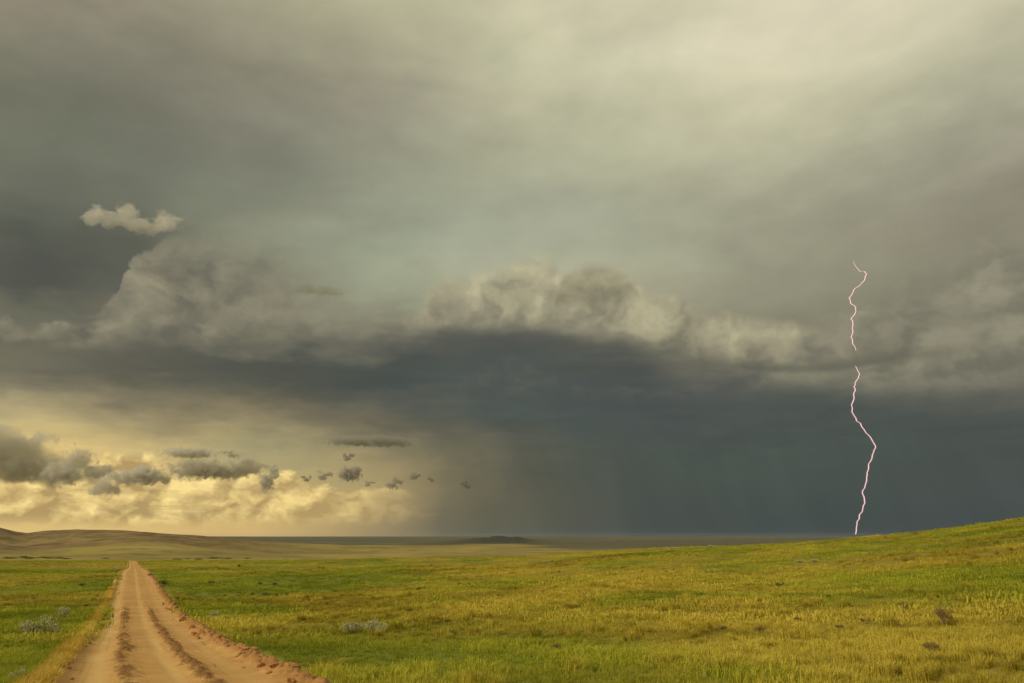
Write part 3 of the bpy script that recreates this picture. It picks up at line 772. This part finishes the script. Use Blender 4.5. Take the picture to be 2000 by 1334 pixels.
# ------------------------------------------------------------------ clods of earth
def clod_mesh(seed):
    bm = bmesh.new(); bmesh.ops.create_icosphere(bm, subdivisions=2, radius=0.5)
    off = Vector((seed * 3.1, seed * 1.7, 0))
    for v in bm.verts:
        n = mnoise.noise(v.co * 2.3 + off) * 0.55 + mnoise.noise(v.co * 5.1 + off) * 0.25
        v.co *= 1 + n; v.co.z *= 0.72
    me = bpy.data.meshes.new('dirt_clod'); bm.to_mesh(me); bm.free(); me.materials.append(MAT_CLOD); return me
MAT_CLOD = mat_plain('clod_earth', (0.25, 0.12, 0.045, 1), (0.44, 0.235, 0.09, 1), 5.0)
CLODS = [clod_mesh(i) for i in range(6)]
rn = random.Random(3)
def clod(s, t, size, label, group):
    x, y, z = road_point(s, t)
    o = link(bpy.data.objects.new('dirt_clod', rn.choice(CLODS))); o.location = (x, y, z + size * 0.12)
    o.rotation_euler = (rn.uniform(-.5, .5), rn.uniform(-.5, .5), rn.uniform(0, 6.28)); o.scale = (size * rn.uniform(.8, 1.4), size * rn.uniform(.7, 1.1), size * rn.uniform(.7, 1.1))
    tag(o, label, 'clod', group)
for i in range(130):
    t = 11 + 75 * rn.random() ** 2.0
    clod(2.1 + rn.gauss(0, 0.26), t, min(0.045 + rn.expovariate(14.0), 0.30) * (1 + t / 100), 'lump of orange earth on the right bank of the road', 'clods on the right bank of the road')
for i in range(70):
    t = 11 + 55 * rn.random() ** 1.8
    ab = rn.random() < 0.5
    clod((RIDGE_A if ab else RIDGE_B) + rn.gauss(0, 0.13), t, rn.uniform(0.05, 0.14), 'brown clod on a rough ridge between the wheel tracks', 'clods on the ridges of the road')
for i in range(40):
    t = 11 + 45 * rn.random() ** 1.6
    clod(-2.3 + rn.gauss(0, 0.1), t, rn.uniform(0.05, 0.12), 'clod of earth on the left shoulder of the road', 'clods on the left shoulder of the road')
for i in range(14):
    t = 11 + 35 * rn.random() ** 1.5
    clod(rn.uniform(0.95, 1.6), t, rn.uniform(0.03, 0.08), 'loose clod lying in the smooth right lane', 'clods in the right lane')

# ------------------------------------------------------------------ lightning
def build_lightning():
    up = [(268,70),(277,90),(298,115),(320,115),(328,125),(320,150),(295,180),(272,195),(258,225),(250,235),(256,258),(272,268),(280,295),(265,320),(258,330),(266,340),(264,370),(258,410),(265,440),(280,470)]
    lo = [(278,540),(290,565),(293,585),(275,620),(270,632),(277,650),(272,685),(260,715),(262,745),(280,775),(305,812),(325,840),(345,860),(362,890),(368,908),(358,930),(352,955),(337,980),(336,1005),(328,1040),(322,1075),(310,1100),(318,1140),(310,1185),(295,1215),(285,1250),(278,1296)]
    rn = random.Random(11); DIST = 12000.0
    mc, g, out = material('lightning_core'); e = g.n.new('ShaderNodeEmission'); e.inputs[0].default_value = (1.0, 0.83, 0.80, 1); e.inputs[1].default_value = 1.2; g.l.new(e.outputs[0], out.inputs[0])
    mg, g, out = material('lightning_glow'); e = g.n.new('ShaderNodeEmission'); e.inputs[0].default_value = (1.0, 0.33, 0.38, 1); e.inputs[1].default_value = 0.55
    t = g.n.new('ShaderNodeBsdfTransparent'); mx = g.n.new('ShaderNodeMixShader'); mx.inputs[0].default_value = 0.26
    g.l.new(t.outputs[0], mx.inputs[1]); g.l.new(e.outputs[0], mx.inputs[2]); g.l.new(mx.outputs[0], out.inputs[0])
    root = link(bpy.data.objects.new('lightning_bolt', None)); d = pix_dir(1671, 1043); root.location = d * (DIST / d.y)
    tag(root, 'crooked pinkish white lightning bolt striking behind the grassy hill', 'lightning')
    for pts in (up, lo):
        P = []
        depth = 0.0
        for i, (a, b) in enumerate(pts):
            depth += rn.uniform(-60, 60)
            dd = pix_dir(1550 + a / 2.3, 480 + b / 2.3); P.append(dd * ((DIST + depth) / dd.y))
        Q = [P[0]]
        for a, b in zip(P, P[1:]):
            n = max(2, int((b - a).length / 40))
            for k in range(1, n + 1):
                q = a.lerp(b, k / n)
                if k < n: q = q + Vector((rn.gauss(0, 8), rn.gauss(0, 8), rn.gauss(0, 4)))
                Q.append(q)
        for nm, rad, mat in (('channel', 6.2, mc), ('glow', 15.0, mg)):
            V = []; F = []; m = len(Q)
            for i, q in enumerate(Q):
                tp = min(1.0, 0.4 + i / 8.0, 0.5 + (m - 1 - i) / 6.0) if pts is up else min(1.0, 0.5 + i / 6.0)
                r = rad * tp * rn.uniform(0.85, 1.15)
                for k in range(6):
                    an = k * math.pi / 3; V.append(tuple(q - root.location + Vector((math.cos(an) * r, math.sin(an) * r, 0))))
            for i in range(m - 1):
                for k in range(6): F.append((i * 6 + k, i * 6 + (k + 1) % 6, (i + 1) * 6 + (k + 1) % 6, (i + 1) * 6 + k))
            link(bpy.data.objects.new(nm, mesh_np(nm, V, F, mat)), root)
build_lightning()

# ------------------------------------------------------------------ small separate clouds
def cloud_mat(seed, albedo, dens, blobs, freq, amp, h, hy):
    """volume made of soft ellipsoids broken up by noise; x, z of the blobs run from -1 to 1 over the cloud's width and height"""
    m, g, out = material('cloud_vapour')
    p = S(g, g.n.new('ShaderNodeTexCoord').outputs['Object'])
    px, py, pz = g.sep(p)
    mp = g.n.new('ShaderNodeVectorMath'); mp.operation = 'ADD'; g.put(mp.inputs[0], p); mp.inputs[1].default_value = (seed * 3.7, seed * 1.9, 0)
    n = g.noise(S(g, mp.outputs[0]), freq, 6, 0.62, 0.3)
    shape = None
    for bx, bz, rx, rz in [(a, b, c * 1.0, d * 1.0) for a, b, c, d in blobs]:
        ex, ey, ez = (px - bx) / rx, py / (hy * max(rx, 0.4)), (pz / h - bz) / rz
        f = 1.0 - g.m('SQRT', ex * ex + ey * ey + ez * ez)
        shape = f if shape is None else g.m('SMOOTH_MAX', shape, f, 0.25)
    den = g.step(shape + (n - 0.5) * amp, 0.06, 0.36) * dens
    v = g.n.new('ShaderNodeVolumePrincipled'); v.inputs['Color'].default_value = albedo; g.put(v.inputs['Density'], den); v.inputs['Anisotropy'].default_value = 0.1
    g.l.new(v.outputs[0], out.inputs['Volume'])
    return m
cloud_i = 0
def cloud(x0, y0, x1, y1, label, albedo, blobs=None, dens=7.0, dist=16000.0, group=None, freq=1.35, amp=3.3):
    """one cloud filling the given window of the photograph, at its own distance"""
    global cloud_i; cloud_i += 1
    rn = random.Random(cloud_i * 5)
    d = pix_dir((x0 + x1) / 2, (y0 + y1) / 2); c = d * (dist / d.y); w = (x1 - x0) / FPX * c.length / 2; h = (y1 - y0) / (x1 - x0)
    hy = min(max(h, 0.45), 0.8)
    if blobs is None:
        a = rn.uniform(-.4, .1); q = rn.choice((-1, 1))
        blobs = [(a * q, -.25, .5, .5), ((a + .55) * q, rn.uniform(.0, .4), .5, .34), (rn.uniform(-.7, .2) * q, .35, .26, .4)]
    bm = bmesh.new(); bmesh.ops.create_icosphere(bm, subdivisions=3, radius=1.0)
    for v in bm.verts: v.co = Vector((v.co.x * 1.35, v.co.y * hy * 1.3, v.co.z * h * 1.5))
    me = bpy.data.meshes.new('cloud'); bm.to_mesh(me); bm.free()
    me.materials.append(cloud_mat(cloud_i, albedo, dens / w, blobs, freq * 2.0 / max(h, 0.22) ** 0.7, amp, h, hy))
    o = link(bpy.data.objects.new('cloud', me)); o.location = c; o.scale = (w, w, w); o.rotation_euler = (0, 0, -math.atan2(d.x, d.y))
    tag(o, label, 'cloud', group)
GREY = (0.78, 0.76, 0.68, 1)
cloud(168, 394, 342, 464, 'small pale cloud alone against the dark grey sky', (0.93, 0.92, 0.88, 1), [(-.5, -.1, .42, .6), (-.1, .25, .3, .6), (.2, -.2, .6, .42), (.62, .15, .36, .6)], 3.2, 9000.0, None, 1.0, 2.6)
cloud(-110, 826, 165, 950, 'large grey cloud bank above the left hills', GREY, [(-.3, .1, .75, .8), (.2, -.3, .7, .5), (.6, -.45, .4, .35), (-.9, 0, .6, .8)], 6.0, 16000.0, None, 0.9, 1.9)
cloud(85, 872, 205, 948, 'ragged grey cloud trailing off the large grey cloud bank', GREY, [(.05, .25, .4, .6), (-.3, -.3, .6, .6), (.55, -.2, .5, .35)], 6.0)
cloud(188, 905, 300, 970, 'ragged slanting grey cloud over the road', GREY, [(-.55, -.4, .5, .5), (-.1, .1, .5, .55), (.45, .45, .4, .4)], 6.0)
cloud(245, 908, 335, 952, 'rounder grey cloud touching the ragged slanting one', GREY, [(-.1, 0, .75, .75), (.55, -.2, .4, .4)], 7.0)
cloud(318, 870, 420, 899, 'thin flat grey cloud lying just above the broad grey one', GREY, [(0, 0, .9, .7), (.3, .3, .4, .5)], 7.0)
cloud(425, 876, 478, 897, 'small flat grey cloud at the end of the thin flat one', GREY, None, 7.0)
cloud(338, 886, 505, 942, 'broad flat based grey cloud, the darkest over the sunlit bank', (0.74, 0.71, 0.62, 1), [(-.25, -.1, .75, .65), (.7, .1, .36, .6), (.2, -.2, .6, .55)], 9.0)
cloud(503, 908, 550, 964, 'upright ragged grey cloud beside a sunlit cumulus', GREY, [(.25, .45, .5, .5), (-.2, -.25, .6, .6)], 6.0)
cloud(640, 846, 800, 880, 'long thin dark cloud merging into the rain', (0.48, 0.48, 0.44, 1), [(-.3, 0, .75, .5), (.4, .1, .7, .65)], 6.0)
cloud(650, 906, 714, 942, 'rounded small grey cloud, largest of the scraps under the long one', (0.62, 0.60, 0.54, 1), [(0, -.1, .7, .75), (.5, .4, .3, .4)], 7.0)
cloud(556, 551, 690, 584, 'thin faint grey wisp in the pale sky beside the tall cumulus', (0.45, 0.47, 0.40, 1), [(0, 0, .9, .6)], 1.6, 12000.0, None, 0.7, 2.2)
G = 'small dark scraps of cloud near the rain'
for x0, y0, x1, y1 in ((616, 916, 652, 942), (662, 882, 692, 904), (750, 928, 792, 960), (794, 916, 828, 942), (830, 929, 852, 943), (890, 934, 924, 958), (588, 926, 608, 944), (710, 938, 736, 952)):
    cloud(x0, y0, x1, y1, 'small dark scrap of cloud beside the rain', (0.42, 0.41, 0.36, 1) if x0 > 820 else (0.60, 0.58, 0.52, 1), None, 4.5, 16000.0, G, 1.2, 4.2)

# ------------------------------------------------------------------ air
def build_haze():
    bm = bmesh.new(); bmesh.ops.create_cube(bm, size=1.0)
    zb, zt, w = -140.0, 29.0, 25500.0
    for v in bm.verts: v.co = Vector((v.co.x * 2 * w, v.co.y * 2 * w, zb if v.co.z < 0 else zt))
    me = bpy.data.meshes.new('haze'); bm.to_mesh(me); bm.free()
    m, g, out = material('haze_air'); v = g.n.new('ShaderNodeVolumePrincipled'); v.inputs['Color'].default_value = (0.44, 0.55, 0.68, 1); v.inputs['Density'].default_value = 0.8e-5
    g.l.new(v.outputs[0], out.inputs['Volume']); me.materials.append(m)
    o = link(bpy.data.objects.new('haze', me)); tag(o, kind='stuff')
HAZE = True
if HAZE: build_haze()
